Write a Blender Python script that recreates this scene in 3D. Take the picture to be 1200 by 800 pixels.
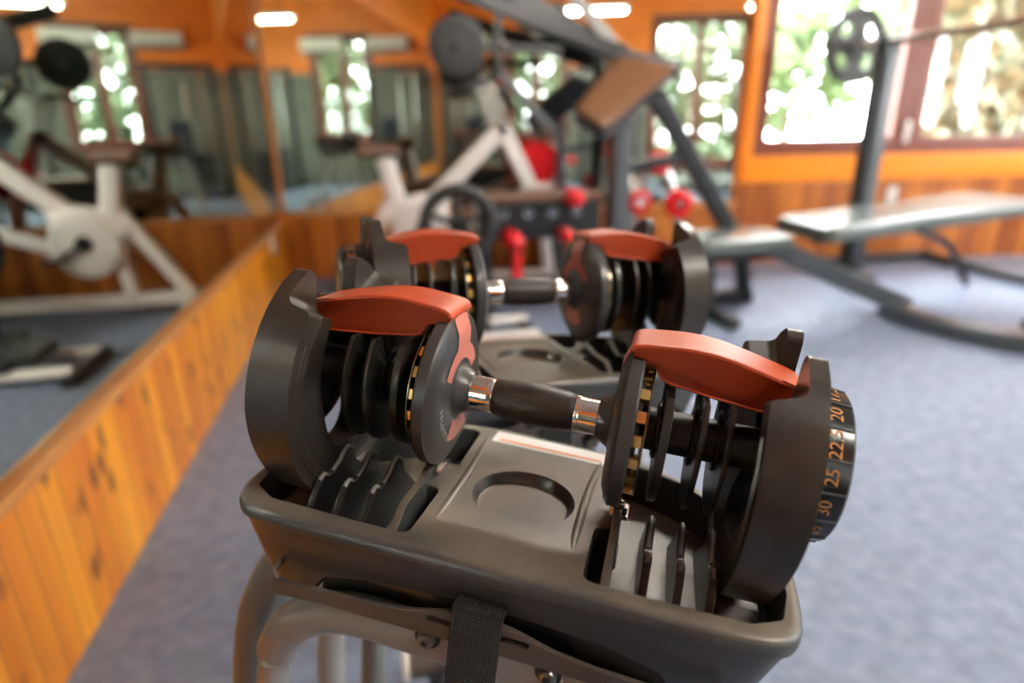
import bpy, bmesh, math, random
from mathutils import Vector, Matrix, Quaternion
random.seed(7)
for o in list(bpy.data.objects): bpy.data.objects.remove(o)
S = bpy.context.scene
COL = S.collection
PI = math.pi

# ------------------------------------------------------------------ camera
cam_d = bpy.data.cameras.new('camera'); cam = bpy.data.objects.new('camera', cam_d); COL.objects.link(cam)
R_ = Vector((.98035, -.19656, -.01643)); U_ = Vector((.08149, .32775, .94124)); F_ = Vector((.17962, .92409, -.33733))
cam.matrix_world = Matrix(((R_.x, U_.x, -F_.x, 0), (R_.y, U_.y, -F_.y, 0), (R_.z, U_.z, -F_.z, 1.05), (0, 0, 0, 1)))
cam_d.sensor_width = 36; cam_d.lens = 21.6; cam_d.clip_start = .02; cam_d.clip_end = 200
cam_d.dof.use_dof = True; cam_d.dof.focus_distance = .43; cam_d.dof.aperture_fstop = 2.4
S.camera = cam
# ------------------------------------------------------------------ world, lights, exposure
S.view_settings.view_transform = 'Standard'; S.view_settings.look = 'None'
S.view_settings.gamma = 1; S.view_settings.use_curve_mapping = False
S.view_settings.exposure = 2.05
S.cycles.use_denoising = True
S.cycles.max_bounces = 10; S.cycles.glossy_bounces = 6; S.cycles.transparent_max_bounces = 16
S.cycles.sample_clamp_indirect = 6; S.cycles.caustics_reflective = False; S.cycles.caustics_refractive = False
wd = bpy.data.worlds.new('sky'); S.world = wd; wd.use_nodes = True
bg = wd.node_tree.nodes['Background']; bg.inputs[0].default_value = (.93, .97, 1, 1); bg.inputs[1].default_value = 10.0
sun_d = bpy.data.lights.new('sun', 'SUN'); sun_d.energy = 3; sun_d.angle = .02; sun_d.color = (1, .95, .85)
sun = bpy.data.objects.new('sun', sun_d); COL.objects.link(sun); sun.location = (8, 12, 14)
sun.rotation_euler = Vector((-.15, -.35, -1)).to_track_quat('-Z', 'Y').to_euler()
LAMP = 42.0          # brightness of the fluorescent tubes

# ------------------------------------------------------------------ materials
MATS = {}
def mat(name, col, rough=.5, metal=0, var=0, vscale=30, bump=0, bscale=200, spec=.5, col2=None, stretch=(1, 1, 1), emit=0, coat=0, detail=4):
    if name in MATS: return MATS[name]
    m = bpy.data.materials.new(name); m.use_nodes = True
    nt = m.node_tree; p = nt.nodes['Principled BSDF']
    p.inputs['Base Color'].default_value = (*col, 1); p.inputs['Roughness'].default_value = rough
    p.inputs['Metallic'].default_value = metal; p.inputs['Specular IOR Level'].default_value = spec
    p.inputs['Coat Weight'].default_value = coat
    if var or col2 or bump:
        tc = nt.nodes.new('ShaderNodeTexCoord'); mp = nt.nodes.new('ShaderNodeMapping'); mp.inputs['Scale'].default_value = stretch
        nt.links.new(tc.outputs['Object'], mp.inputs[0])
    if var or col2:
        n = nt.nodes.new('ShaderNodeTexNoise'); n.inputs['Scale'].default_value = vscale; n.inputs['Detail'].default_value = detail
        nt.links.new(mp.outputs[0], n.inputs['Vector'])
        r = nt.nodes.new('ShaderNodeValToRGB'); r.color_ramp.elements[0].position = .35; r.color_ramp.elements[1].position = .68
        c2 = col2 or tuple(min(1, c * (1 + var)) for c in col); c1 = col if col2 else tuple(c * (1 - var) for c in col)
        r.color_ramp.elements[0].color = (*c1, 1); r.color_ramp.elements[1].color = (*c2, 1)
        nt.links.new(n.outputs['Fac'], r.inputs[0]); nt.links.new(r.outputs[0], p.inputs['Base Color'])
    if bump:
        b = nt.nodes.new('ShaderNodeBump'); b.inputs['Strength'].default_value = bump; b.inputs['Distance'].default_value = .002
        n2 = nt.nodes.new('ShaderNodeTexNoise'); n2.inputs['Scale'].default_value = bscale; n2.inputs['Detail'].default_value = 3
        nt.links.new(mp.outputs[0], n2.inputs['Vector']); nt.links.new(n2.outputs['Fac'], b.inputs['Height'])
        nt.links.new(b.outputs[0], p.inputs['Normal'])
    if emit:
        p.inputs['Emission Color'].default_value = (*col, 1); p.inputs['Emission Strength'].default_value = emit
    MATS[name] = m; return m

def wood_mat(name, base, dark, plank=.085, knots=True, rough=.32):
    """vertical pine boards along object X: own tint per board, streaky grain, dark knots, grooves"""
    m = bpy.data.materials.new(name); m.use_nodes = True; nt = m.node_tree; N = nt.nodes; L = nt.links
    p = N['Principled BSDF']; p.inputs['Roughness'].default_value = rough; p.inputs['Coat Weight'].default_value = .25; p.inputs['Coat Roughness'].default_value = .25
    tc = N.new('ShaderNodeTexCoord'); sp = N.new('ShaderNodeSeparateXYZ'); L.new(tc.outputs['Object'], sp.inputs[0])
    def math_(op, a, b=None):
        n = N.new('ShaderNodeMath'); n.operation = op
        for i, v in enumerate((a, b)):
            if v is None: continue
            if isinstance(v, (int, float)): n.inputs[i].default_value = v
            else: L.new(v, n.inputs[i])
        return n.outputs[0]
    d = math_('DIVIDE', sp.outputs['X'], plank); fl = math_('FLOOR', d); fr = math_('FRACT', d)
    wn = N.new('ShaderNodeTexWhiteNoise'); wn.noise_dimensions = '1D'; L.new(fl, wn.inputs['W'])
    cb = N.new('ShaderNodeCombineXYZ'); L.new(math_('MULTIPLY', sp.outputs['X'], 22), cb.inputs[0])
    L.new(math_('MULTIPLY', wn.outputs['Value'], 40), cb.inputs[1]); L.new(math_('MULTIPLY', sp.outputs['Z'], 2.2), cb.inputs[2])
    ns = N.new('ShaderNodeTexNoise'); ns.inputs['Scale'].default_value = 1; ns.inputs['Detail'].default_value = 5; L.new(cb.outputs[0], ns.inputs['Vector'])
    t = math_('ADD', math_('MULTIPLY', ns.outputs['Fac'], .9), math_('MULTIPLY', wn.outputs['Value'], .45))
    rp = N.new('ShaderNodeValToRGB'); rp.color_ramp.elements[0].position = .38; rp.color_ramp.elements[1].position = .95
    rp.color_ramp.elements[0].color = (*dark, 1); rp.color_ramp.elements[1].color = (*base, 1); L.new(t, rp.inputs[0])
    out = rp.outputs[0]
    if knots:
        cb2 = N.new('ShaderNodeCombineXYZ'); L.new(math_('ADD', math_('MULTIPLY', sp.outputs['X'], 11.8), math_('MULTIPLY', fl, 3.7)), cb2.inputs[0]); L.new(math_('MULTIPLY', sp.outputs['Z'], 6.5), cb2.inputs[2])
        vo = N.new('ShaderNodeTexVoronoi'); vo.inputs['Scale'].default_value = 1.0; L.new(cb2.outputs[0], vo.inputs['Vector'])
        kr = N.new('ShaderNodeValToRGB'); kr.color_ramp.elements[0].position = .15; kr.color_ramp.elements[1].position = .30
        kr.color_ramp.elements[0].color = (.15, .15, .15, 1); kr.color_ramp.elements[1].color = (1, 1, 1, 1)
        L.new(vo.outputs['Distance'], kr.inputs[0])
        mx = N.new('ShaderNodeMix'); mx.data_type = 'RGBA'; L.new(kr.outputs[0], mx.inputs[0])
        mx.inputs[6].default_value = (.09, .012, .003, 1); L.new(out, mx.inputs[7]); out = mx.outputs[2]
    gr = math_('LESS_THAN', fr, .06)
    mg = N.new('ShaderNodeMix'); mg.data_type = 'RGBA'; L.new(math_('MULTIPLY', gr, .55), mg.inputs[0]); L.new(out, mg.inputs[6]); mg.inputs[7].default_value = (.1, .02, .004, 1)
    L.new(mg.outputs[2], p.inputs['Base Color'])
    b = N.new('ShaderNodeBump'); b.inputs['Distance'].default_value = .003; b.inputs['Strength'].default_value = .8
    L.new(math_('SUBTRACT', 1, gr), b.inputs['Height']); L.new(b.outputs[0], p.inputs['Normal'])
    return m

def glass_mat():
    m = bpy.data.materials.new('window_glass'); m.use_nodes = True; nt = m.node_tree
    nt.nodes.remove(nt.nodes['Principled BSDF'])
    t = nt.nodes.new('ShaderNodeBsdfTransparent'); g = nt.nodes.new('ShaderNodeBsdfGlossy'); g.inputs['Roughness'].default_value = .02
    x = nt.nodes.new('ShaderNodeMixShader'); x.inputs[0].default_value = .06
    nt.links.new(t.outputs[0], x.inputs[1]); nt.links.new(g.outputs[0], x.inputs[2]); nt.links.new(x.outputs[0], nt.nodes['Material Output'].inputs[0])
    return m
def mirror_mat():
    m = bpy.data.materials.new('mirror_glass'); m.use_nodes = True; p = m.node_tree.nodes['Principled BSDF']
    p.inputs['Base Color'].default_value = (.74, .80, .73, 1); p.inputs['Metallic'].default_value = 1; p.inputs['Roughness'].default_value = .012
    return m
def strap_mat():
    m = bpy.data.materials.new('webbing'); m.use_nodes = True; nt = m.node_tree; N = nt.nodes; L = nt.links; p = N['Principled BSDF']
    p.inputs['Roughness'].default_value = .6
    tc = N.new('ShaderNodeTexCoord'); ws = []
    for d, sc in (('X', 150), ('Z', 135)):
        w = N.new('ShaderNodeTexWave'); w.bands_direction = d; w.inputs['Scale'].default_value = sc; w.inputs['Distortion'].default_value = .6
        L.new(tc.outputs['Object'], w.inputs['Vector']); ws.append(w)
    mu = N.new('ShaderNodeMath'); mu.operation = 'MULTIPLY'; L.new(ws[0].outputs['Fac'], mu.inputs[0]); L.new(ws[1].outputs['Fac'], mu.inputs[1])
    r = N.new('ShaderNodeValToRGB'); r.color_ramp.elements[0].position = .3; r.color_ramp.elements[0].color = (.006, .006, .006, 1); r.color_ramp.elements[1].color = (.075, .072, .066, 1)
    L.new(mu.outputs[0], r.inputs[0]); L.new(r.outputs[0], p.inputs['Base Color'])
    b = N.new('ShaderNodeBump'); b.inputs['Distance'].default_value = .001; L.new(mu.outputs[0], b.inputs['Height']); L.new(b.outputs[0], p.inputs['Normal'])
    return m

M_PLATE = mat('black_moulded_plastic', (.038, .031, .024), .30, var=.25, vscale=60, bump=.10, bscale=900)
M_DISC = mat('charcoal_plastic', (.055, .055, .055), .34, bump=.06, bscale=900)
M_WEIGHT = mat('black_steel_plate', (.02, .018, .015), .32, var=.3, vscale=90)
M_RED = mat('orange_red_plastic', (.52, .072, .020), .36, bump=.04, bscale=900)
M_STRIPE = mat('red_plastic_sky_sheen', (.74, .25, .19), .35)  # red plastic with the pale sky reflection mixed into its colour
M_CHROME = mat('chrome', (.82, .80, .77), .07, metal=1, bump=.03, bscale=300)
M_GRIP = mat('brown_black_rubber', (.030, .022, .016), .42, var=.25, vscale=80, bump=.12, bscale=600)
M_GOLD = mat('gold_zinc', (.75, .50, .18), .3, metal=1)
M_TRAY = mat('dusty_toplit_grey_plastic', (.050, .052, .052), .29, bump=.08, bscale=1200)
def dust_and_light_tops(m, dust, dark):
    """brown dust on the faces that look up, with their brighter light painted in"""
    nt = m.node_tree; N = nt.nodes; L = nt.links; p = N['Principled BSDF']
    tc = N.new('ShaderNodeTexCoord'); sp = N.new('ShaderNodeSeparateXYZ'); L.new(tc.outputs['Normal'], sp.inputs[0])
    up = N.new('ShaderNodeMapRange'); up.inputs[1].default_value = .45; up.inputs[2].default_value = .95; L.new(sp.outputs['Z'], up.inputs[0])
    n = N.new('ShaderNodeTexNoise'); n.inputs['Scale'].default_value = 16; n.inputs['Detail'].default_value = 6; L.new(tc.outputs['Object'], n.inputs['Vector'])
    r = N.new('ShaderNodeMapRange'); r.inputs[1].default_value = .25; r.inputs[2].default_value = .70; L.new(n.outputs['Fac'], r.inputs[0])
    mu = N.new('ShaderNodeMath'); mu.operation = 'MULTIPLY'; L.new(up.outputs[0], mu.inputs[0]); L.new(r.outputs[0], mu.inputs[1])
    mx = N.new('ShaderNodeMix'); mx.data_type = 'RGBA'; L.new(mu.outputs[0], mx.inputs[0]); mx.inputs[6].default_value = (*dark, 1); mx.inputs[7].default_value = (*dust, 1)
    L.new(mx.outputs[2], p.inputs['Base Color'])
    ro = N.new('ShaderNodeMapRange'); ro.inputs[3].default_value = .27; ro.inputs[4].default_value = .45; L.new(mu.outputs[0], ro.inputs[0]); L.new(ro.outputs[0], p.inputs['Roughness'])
dust_and_light_tops(M_TRAY, (.215, .175, .128), (.066, .069, .070))  # dust colour also lifts the tops, painting in light from above
M_LIGHTTIP = mat('painted_edge_shine', (.28, .27, .25), .4)  # pale colour that paints the shine on the glossy black divider tops
M_DIAL = mat('black_dial_plastic', (.012, .012, .012), .22)
M_NUM = mat('orange_gold_ink', (.72, .30, .07), .5)
M_WHITEINK = mat('white_ink', (.75, .74, .72), .5)
M_LABEL = mat('white_sticker', (.90, .87, .84), .35)
M_ORANGE_INK = mat('orange_ink', (.85, .25, .05), .4)
M_STAND = mat('silver_grey_paint', (.42, .42, .40), .32, metal=0, bump=.03, bscale=400)
M_STAND2 = mat('mid_grey_paint', (.24, .26, .25), .35)
M_BAR = mat('brown_grey_steel', (.105, .085, .072), .45, metal=.3, var=.12, vscale=500, bump=.06, bscale=1500)
M_BLACK = mat('satin_black', (.010, .010, .010), .32)
M_BOLT = mat('dark_bolt_steel', (.20, .19, .17), .28, metal=1)
M_STRAP = strap_mat()
M_PINE = wood_mat('knotty_pine_boards', (.95, .39, .022), (.62, .16, .008), plank=.072)
M_PINE_B = wood_mat('dark_pine_boards', (.62, .20, .025), (.26, .06, .008), knots=False)
M_CAP = mat('varnished_pine_cap', (.72, .33, .10), .28, col2=(.52, .20, .05), vscale=10, stretch=(.3, 3, 6), coat=.3)
M_ORANGE = mat('orange_paint', (.88, .225, .012), .45, var=.08, vscale=3)
M_CEIL = mat('off_white_ceiling_paint', (.78, .74, .67), .7)
M_GREEN = mat('grey_green_wall_paint', (.20, .22, .18), .6, var=.1, vscale=4)
M_ORANGE_W = mat('orange_gloss_paint', (.92, .27, .012), .28)
M_BROWN = mat('brown_window_paint', (.16, .038, .018), .35)
M_GLASS = glass_mat(); M_MIRROR = mirror_mat()
M_CARPET = mat('blue_grey_carpet', (.148, .188, .275), .6, col2=(.225, .278, .395), vscale=22, bump=.7, bscale=420, detail=8, spec=.6)
M_WHITE = mat('white_machine_paint', (.88, .84, .80), .3, coat=.2)
M_DGREY = mat('dark_grey_machine_paint', (.015, .017, .020), .33)
M_MGREY = mat('slate_grey_machine_paint', (.066, .075, .085), .30)
M_PADTOP = mat('grey_green_vinyl', (.10, .12, .11), .22, bump=.05, bscale=300)
M_PADBLUE = mat('navy_vinyl', (.035, .045, .06), .28)
M_PADBROWN = mat('brown_vinyl', (.12, .052, .022), .42, var=.1, vscale=30)
M_REDV = mat('red_vinyl', (.72, .012, .018), .25)
M_STEEL = mat('brushed_steel', (.55, .54, .52), .22, metal=1)
M_SHAFT = mat('worn_steel_shaft', (.34, .29, .25), .3, metal=.6)
M_RUBBER = mat('black_rubber', (.018, .018, .018), .5)
M_PLASTIC_W = mat('white_plastic', (.8, .78, .72), .4)
M_LEAF = mat('garden_leaf', (.08, .14, .05), .6, col2=(.15, .22, .09), vscale=8)
M_LEAF2 = mat('pale_leaf', (.12, .18, .09), .6, col2=(.20, .26, .15), vscale=8)
M_LEAF3 = mat('hedge_leaf', (.14, .17, .11), .6, col2=(.24, .28, .20), vscale=8)
M_BARK = mat('bark', (.12, .08, .05), .8)
M_GRASS = mat('lawn', (.05, .09, .03), .9, col2=(.10, .14, .06), vscale=3)
M_RENDER = mat('pale_render', (.85, .84, .80), .8)
M_TUBE = mat('lit_fluorescent_tube', (1, .95, .86), .5, emit=LAMP)

# ------------------------------------------------------------------ mesh helpers
def link(name, bm, m, parent=None, sharp=35, mw=None):
    me = bpy.data.meshes.new(name)
    bmesh.ops.recalc_face_normals(bm, faces=bm.faces)
    bm.to_mesh(me); bm.free()
    for p in me.polygons: p.use_smooth = True
    me.set_sharp_from_angle(angle=math.radians(sharp))
    if m: me.materials.append(m)
    o = bpy.data.objects.new(name, me); COL.objects.link(o)
    if m:
        wn = o.modifiers.new('weighted', 'WEIGHTED_NORMAL'); wn.keep_sharp = True
    if parent: o.parent = parent
    if mw is not None: o.matrix_world = mw
    return o
def empty(name, loc=(0, 0, 0), rotz=0, mw=None, label=None, cat=None, group=None):
    o = bpy.data.objects.new(name, None); COL.objects.link(o); o.empty_display_size = .05
    o.location = loc; o.rotation_euler = (0, 0, rotz)
    if mw is not None: o.matrix_world = mw
    if label: tag(o, label, cat, group)
    return o
def tag(o, label, cat, group=None):
    o['label'] = label; o['category'] = cat
    if group: o['group'] = group
    return o
def structure(o): o['kind'] = 'structure'; return o
def NB(): return bmesh.new()
def box(bm, c, s, bev=0, rot=None, seg=2):
    r = bmesh.ops.create_cube(bm, size=1); vs = r['verts']
    for v in vs: v.co = Vector((v.co.x * s[0], v.co.y * s[1], v.co.z * s[2]))
    if bev:
        es = list({e for v in vs for e in v.link_edges})
        rb = bmesh.ops.bevel(bm, geom=es, offset=bev, segments=seg, profile=.5, affect='EDGES')
        vs = list({v for f in rb['faces'] for v in f.verts} | {v for v in vs if v.is_valid})
    M = rot.to_4x4() if rot else Matrix.Identity(4)
    for v in vs: v.co = M @ v.co + Vector(c)
    return vs
def rotm(ax, a): return Matrix.Rotation(a, 3, ax)
def ccw(p):
    a = sum(p[i][0] * p[(i + 1) % len(p)][1] - p[(i + 1) % len(p)][0] * p[i][1] for i in range(len(p)))
    return list(p) if a > 0 else list(p)[::-1]
def offset(p, d):
    n = len(p); out = []
    for i in range(n):
        a, b, c = Vector(p[i - 1]), Vector(p[i]), Vector(p[(i + 1) % n])
        e1 = (b - a).normalized(); e2 = (c - b).normalized()
        nn = Vector((-(e1.y + e2.y), e1.x + e2.x))
        if nn.length < 1e-6: nn = Vector((-e1.y, e1.x))
        nn.normalize(); k = max(.45, nn.dot(Vector((-e1.y, e1.x))))
        q = b + nn * (d / k); out.append((q.x, q.y))
    return out
def fillet(p, rads, seg=5):
    """round the corners of a polygon; rads one radius or a list"""
    n = len(p); out = []
    for i in range(n):
        r = rads if isinstance(rads, (int, float)) else rads[i]
        b = Vector(p[i]); a = Vector(p[i - 1]); c = Vector(p[(i + 1) % n])
        if r <= 0: out.append(tuple(b)); continue
        u = (a - b).normalized(); w = (c - b).normalized(); cosang = max(-1, min(1, u.dot(w))); ang = math.acos(cosang)
        if ang > PI - .02: out.append(tuple(b)); continue
        t = min(r / math.tan(ang / 2), (a - b).length * .48, (c - b).length * .48); rr = t * math.tan(ang / 2)
        bis = (u + w).normalized(); ctr = b + bis * (rr / math.sin(ang / 2))
        s0 = b + u * t - ctr; s1 = b + w * t - ctr
        a0 = math.atan2(s0.y, s0.x); a1 = math.atan2(s1.y, s1.x); da = (a1 - a0 + PI) % (2 * PI) - PI
        for k in range(seg + 1):
            aa = a0 + da * k / seg; out.append((ctr.x + rr * math.cos(aa), ctr.y + rr * math.sin(aa)))
    return out
AX = {'x': lambda u, v, w: Vector((w, u, v)), 'y': lambda u, v, w: Vector((u, w, v)), 'z': lambda u, v, w: Vector((u, v, w))}
def loft(bm, rings, cap0=True, cap1=True, closed=True):
    R = [[bm.verts.new(v) for v in r] for r in rings]; n = len(R[0])
    for a, b in zip(R, R[1:]):
        for i in range(n if closed else n - 1):
            j = (i + 1) % n; bm.faces.new((a[i], a[j], b[j], b[i]))
    if cap0: bm.faces.new(R[0][::-1])
    if cap1: bm.faces.new(R[-1])
    return R
def prism(bm, pts, axis, a, b, bev=0):
    pts = ccw(pts); f = AX[axis]; rings = []
    if bev:
        k = .3 * bev
        spec = [(bev, a), (k, a + k), (0, a + bev), (0, b - bev), (k, b - k), (bev, b)]
    else: spec = [(0, a), (0, b)]
    for d, w in spec:
        q = offset(pts, d) if d else pts
        rings.append([f(u, v, w) for u, v in q])
    loft(bm, rings)
def crom(pts, k=6, closed=False):
    P = [Vector(p) for p in pts]; n = len(P); out = []
    for i in range(n if closed else n - 1):
        g = (lambda j: P[j % n]) if closed else (lambda j: P[max(0, min(n - 1, j))])
        p0, p1, p2, p3 = g(i - 1), g(i), g(i + 1), g(i + 2)
        for s in range(k):
            t = s / k
            out.append(.5 * ((2 * p1) + (p2 - p0) * t + (2 * p0 - 5 * p1 + 4 * p2 - p3) * t * t + (3 * p1 - p0 - 3 * p2 + p3) * t ** 3))
    if not closed: out.append(P[-1])
    return out
def tube(bm, pts, r, n=12, smooth=0, sect=None, up=(0, 0, 1), closed=False):
    """round tube, or a section swept along a path (sect: list of (u,v))"""
    P = crom(pts, smooth, closed) if smooth else [Vector(p) for p in pts]
    if isinstance(r, (list, tuple)):
        rr = [r[0] + (r[-1] - r[0]) * i / (len(P) - 1) for i in range(len(P))] if len(r) == 2 else r
    else: rr = [r] * len(P)
    sec = sect or [(math.cos(2 * PI * i / n), math.sin(2 * PI * i / n)) for i in range(n)]
    rings = []; u = Vector(up)
    for i, p in enumerate(P):
        t = (P[(i + 1) % len(P)] - P[i - 1]) if closed else (P[min(i + 1, len(P) - 1)] - P[max(i - 1, 0)])
        t.normalize()
        u = u - t * u.dot(t)
        if u.length < 1e-4: u = t.orthogonal()
        u.normalize(); w = t.cross(u)
        rings.append([p + (w * a + u * b) * rr[i] for a, b in sec])
    if closed:
        rings.append(rings[0]); loft(bm, rings, False, False); bmesh.ops.remove_doubles(bm, verts=bm.verts, dist=1e-6)
    else: loft(bm, rings)
def rect(w, h, rad=.15):
    r = min(w, h) * rad
    return fillet([(-w / 2, -h / 2), (w / 2, -h / 2), (w / 2, h / 2), (-w / 2, h / 2)], r, 3)
def bar(bm, a, b, w, h, up=(0, 0, 1), rad=.15): tube(bm, [a, b], 1, sect=rect(w, h, rad), up=up)
def lathe(bm, prof, axis='x', c=(0, 0, 0), n=48, cap=True):
    f = AX[axis]; c = Vector(c)
    loft(bm, [[f(r * math.cos(2 * PI * i / n), r * math.sin(2 * PI * i / n), w) + c for i in range(n)] for r, w in prof], cap, cap)
def torus(bm, c, R, r, axis='x', n=40, m=8, a0=0, a1=2 * PI):
    f = AX[axis]; c = Vector(c); full = abs(a1 - a0 - 2 * PI) < 1e-6
    k = n if full else n + 1
    pts = [c + f(R * math.cos(a0 + (a1 - a0) * i / n), R * math.sin(a0 + (a1 - a0) * i / n), 0) for i in range(k)]
    tube(bm, pts, r, m, closed=full, up=f(0, 0, 1))
def ball(bm, c, r, sc=(1, 1, 1), seg=16):
    q = bmesh.ops.create_uvsphere(bm, u_segments=seg, v_segments=seg // 2 + 2, radius=r)
    for v in q['verts']: v.co = Vector((v.co.x * sc[0], v.co.y * sc[1], v.co.z * sc[2])) + Vector(c)
def boolean(base, cutters, op='DIFFERENCE', bevel=0, angle=40):
    """apply booleans (and an edge bevel) to a linked object, then drop the cutters"""
    base.modifiers.clear()
    for c in cutters:
        md = base.modifiers.new('b', 'BOOLEAN'); md.operation = op; md.object = c; md.solver = 'EXACT'
    if bevel:
        md = base.modifiers.new('v', 'BEVEL'); md.width = bevel; md.segments = 2; md.limit_method = 'ANGLE'; md.angle_limit = math.radians(angle)
    bpy.context.view_layer.update()
    dg = bpy.context.evaluated_depsgraph_get()
    me = bpy.data.meshes.new_from_object(base.evaluated_get(dg)); base.modifiers.clear()
    me.name = base.name; base.data = me
    for p in me.polygons: p.use_smooth = True
    me.set_sharp_from_angle(angle=math.radians(35))
    for c in cutters: bpy.data.objects.remove(c)
    wn = base.modifiers.new('weighted', 'WEIGHTED_NORMAL'); wn.keep_sharp = True
    return base
def text_polys(txt, size):
    """flat letter mesh (verts, faces) centred on the origin"""
    cu = bpy.data.curves.new('t', 'FONT'); cu.body = txt; cu.size = size; cu.align_x = 'CENTER'; cu.align_y = 'CENTER'; cu.resolution_u = 3
    ob = bpy.data.objects.new('t', cu); COL.objects.link(ob); bpy.context.view_layer.update()
    me = bpy.data.meshes.new_from_object(ob.evaluated_get(bpy.context.evaluated_depsgraph_get()))
    v = [tuple(x.co) for x in me.vertices]; f = [tuple(p.vertices) for p in me.polygons]
    bpy.data.objects.remove(ob); bpy.data.meshes.remove(me); return v, f
def add_mapped(bm, vf, fn):
    v, f = vf; vs = [bm.verts.new(fn(x, y)) for x, y, _ in v]
    for p in f:
        try: bm.faces.new([vs[i] for i in p])
        except ValueError: pass
def copy_tree(o, parent=None):
    c = o.copy(); COL.objects.link(c)
    if parent: c.parent = parent
    for ch in list(o.children): copy_tree(ch, c)
    return c

# ================================================================== THE ROOM
CEIL = 3.1
BX, BY = -.714, 4.58                                   # corner of the left and back walls
BANG = math.atan2(-.66, 5.314)
M_BACK = Matrix.Translation((BX, BY, 0)) @ Matrix.Rotation(BANG, 4, 'Z')   # s along the wall, local -y into the room
XR, YF = 6.7, -2.7
SB = 7.5
def wall(name, m, length, z0, z1, openings, thick, mw):
    """upright slab along local X (its room face at y=0, body towards +y) with rectangular openings (s0,s1,z0,z1)"""
    bm = NB(); xs = sorted({0, length, *[o[0] for o in openings], *[o[1] for o in openings]}); zs = sorted({z0, z1, *[o[2] for o in openings], *[o[3] for o in openings]})
    for a, b in zip(xs, xs[1:]):
        for c, d in zip(zs, zs[1:]):
            x, z = (a + b) / 2, (c + d) / 2
            if any(o[0] < x < o[1] and o[2] < z < o[3] for o in openings): continue
            box(bm, (x, thick / 2, z), (b - a, thick, d - c))
    bmesh.ops.remove_doubles(bm, verts=bm.verts, dist=1e-5)
    return structure(link(name, bm, m, mw=mw))
M_LEFT = Matrix.Translation((-.74, YF, 0)) @ Matrix.Rotation(PI / 2, 4, 'Z')       # s runs along +Y, local +y is -X (outwards)
M_RIGHT = Matrix.Translation((XR, BY - .9, 0)) @ Matrix.Rotation(-PI / 2, 4, 'Z')  # s runs along -Y, outwards +X
M_REAR = Matrix.Translation((XR, YF, 0)) @ Matrix.Rotation(PI, 4, 'Z')             # s runs along -X, outwards -Y

bm = NB(); box(bm, (3, 1, -.05), (7.9, 7.8, .1)); structure(link('floor', bm, M_CARPET))
bm = NB(); box(bm, (3, 1, CEIL + .05), (8.2, 8.2, .1)); structure(link('ceiling', bm, M_CEIL))
WIN = (3.33, 5.66, .78, 2.12)
wall('wall_back', M_ORANGE, SB, 0, CEIL, [WIN], .14, M_BACK @ Matrix.Translation((0, .035, 0)))
wall('wall_left', M_ORANGE, BY - YF + .1, 0, CEIL, [], .12, M_LEFT)
RW = [(.9, 2.7, .8, 2.15), (3.4, 5.2, .8, 2.15)]
wall('wall_right', M_GREEN, 6.5, 0, CEIL, RW, .12, M_RIGHT)
FW = [(2.2, 3.7, .3, 2.6), (5.25, 6.2, .8, 2.45)]
wall('wall_front', M_GREEN, XR + .85, 0, CEIL, FW, .12, M_REAR)

# wainscot boards and caps
bm = NB(); box(bm, ((BY - YF) / 2, -.013, .205), (BY - YF, .026, .41)); structure(link('trim_1', bm, M_PINE, mw=M_LEFT))
bm = NB(); box(bm, ((BY - YF) / 2, -.016, .4225), (BY - YF - .02, .040, .025), .006); structure(link('trim_2', bm, M_CAP, mw=M_LEFT))
bm = NB(); box(bm, (1.62, .018, .22), (3.24, .03, .44)); box(bm, (3.24 + 2.13, .018, .30), (4.26, .03, .60)); structure(link('trim_3', bm, M_PINE_B, mw=M_BACK))
bm = NB(); box(bm, (1.64 + .02, .012, .4525), (3.18, .05, .025), .006); structure(link('trim_4', bm, M_CAP, mw=M_BACK))
bm = NB(); box(bm, (3.25, -.012, .27), (6.5, .024, .54)); structure(link('trim_5', bm, M_PINE_B, mw=M_RIGHT))
bm = NB(); box(bm, (3.25, -.012, 2.72), (6.5, .024, .72), .004); structure(link('trim_6', bm, M_ORANGE, mw=M_RIGHT))
wall('trim_7', M_ORANGE, XR + .74, 1.95, CEIL, [(o[0] - .09, o[1] + .09, 1.9, o[3] + .09) for o in FW], .02, M_REAR @ Matrix.Translation((0, -.02, 0)))
bm = NB(); box(bm, (-.13, .12, 1.55), (.26, .16, 3.1)); structure(link('trim_8', bm, M_ORANGE, mw=M_BACK))
bm = NB(); box(bm, (-.008, .022, 1.78), (.014, .014, 2.62), .003); structure(link('trim_9', bm, M_CAP, mw=M_BACK))
# mirrors
bm = NB(); box(bm, (3.965, -.004, 1.32), (6.62, .008, 1.76), .001)
tag(link('wall_mirror', bm, M_MIRROR, mw=M_LEFT), 'long wall mirror on the left wall above the bright pine boards', 'mirror')
bm = NB(); box(bm, (1.605, .031, 1.33), (3.23, .008, 1.72), .001)
tag(link('wall_mirror', bm, M_MIRROR, mw=M_BACK), 'wall mirror on the back wall left of the orange window frame', 'mirror')

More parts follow.
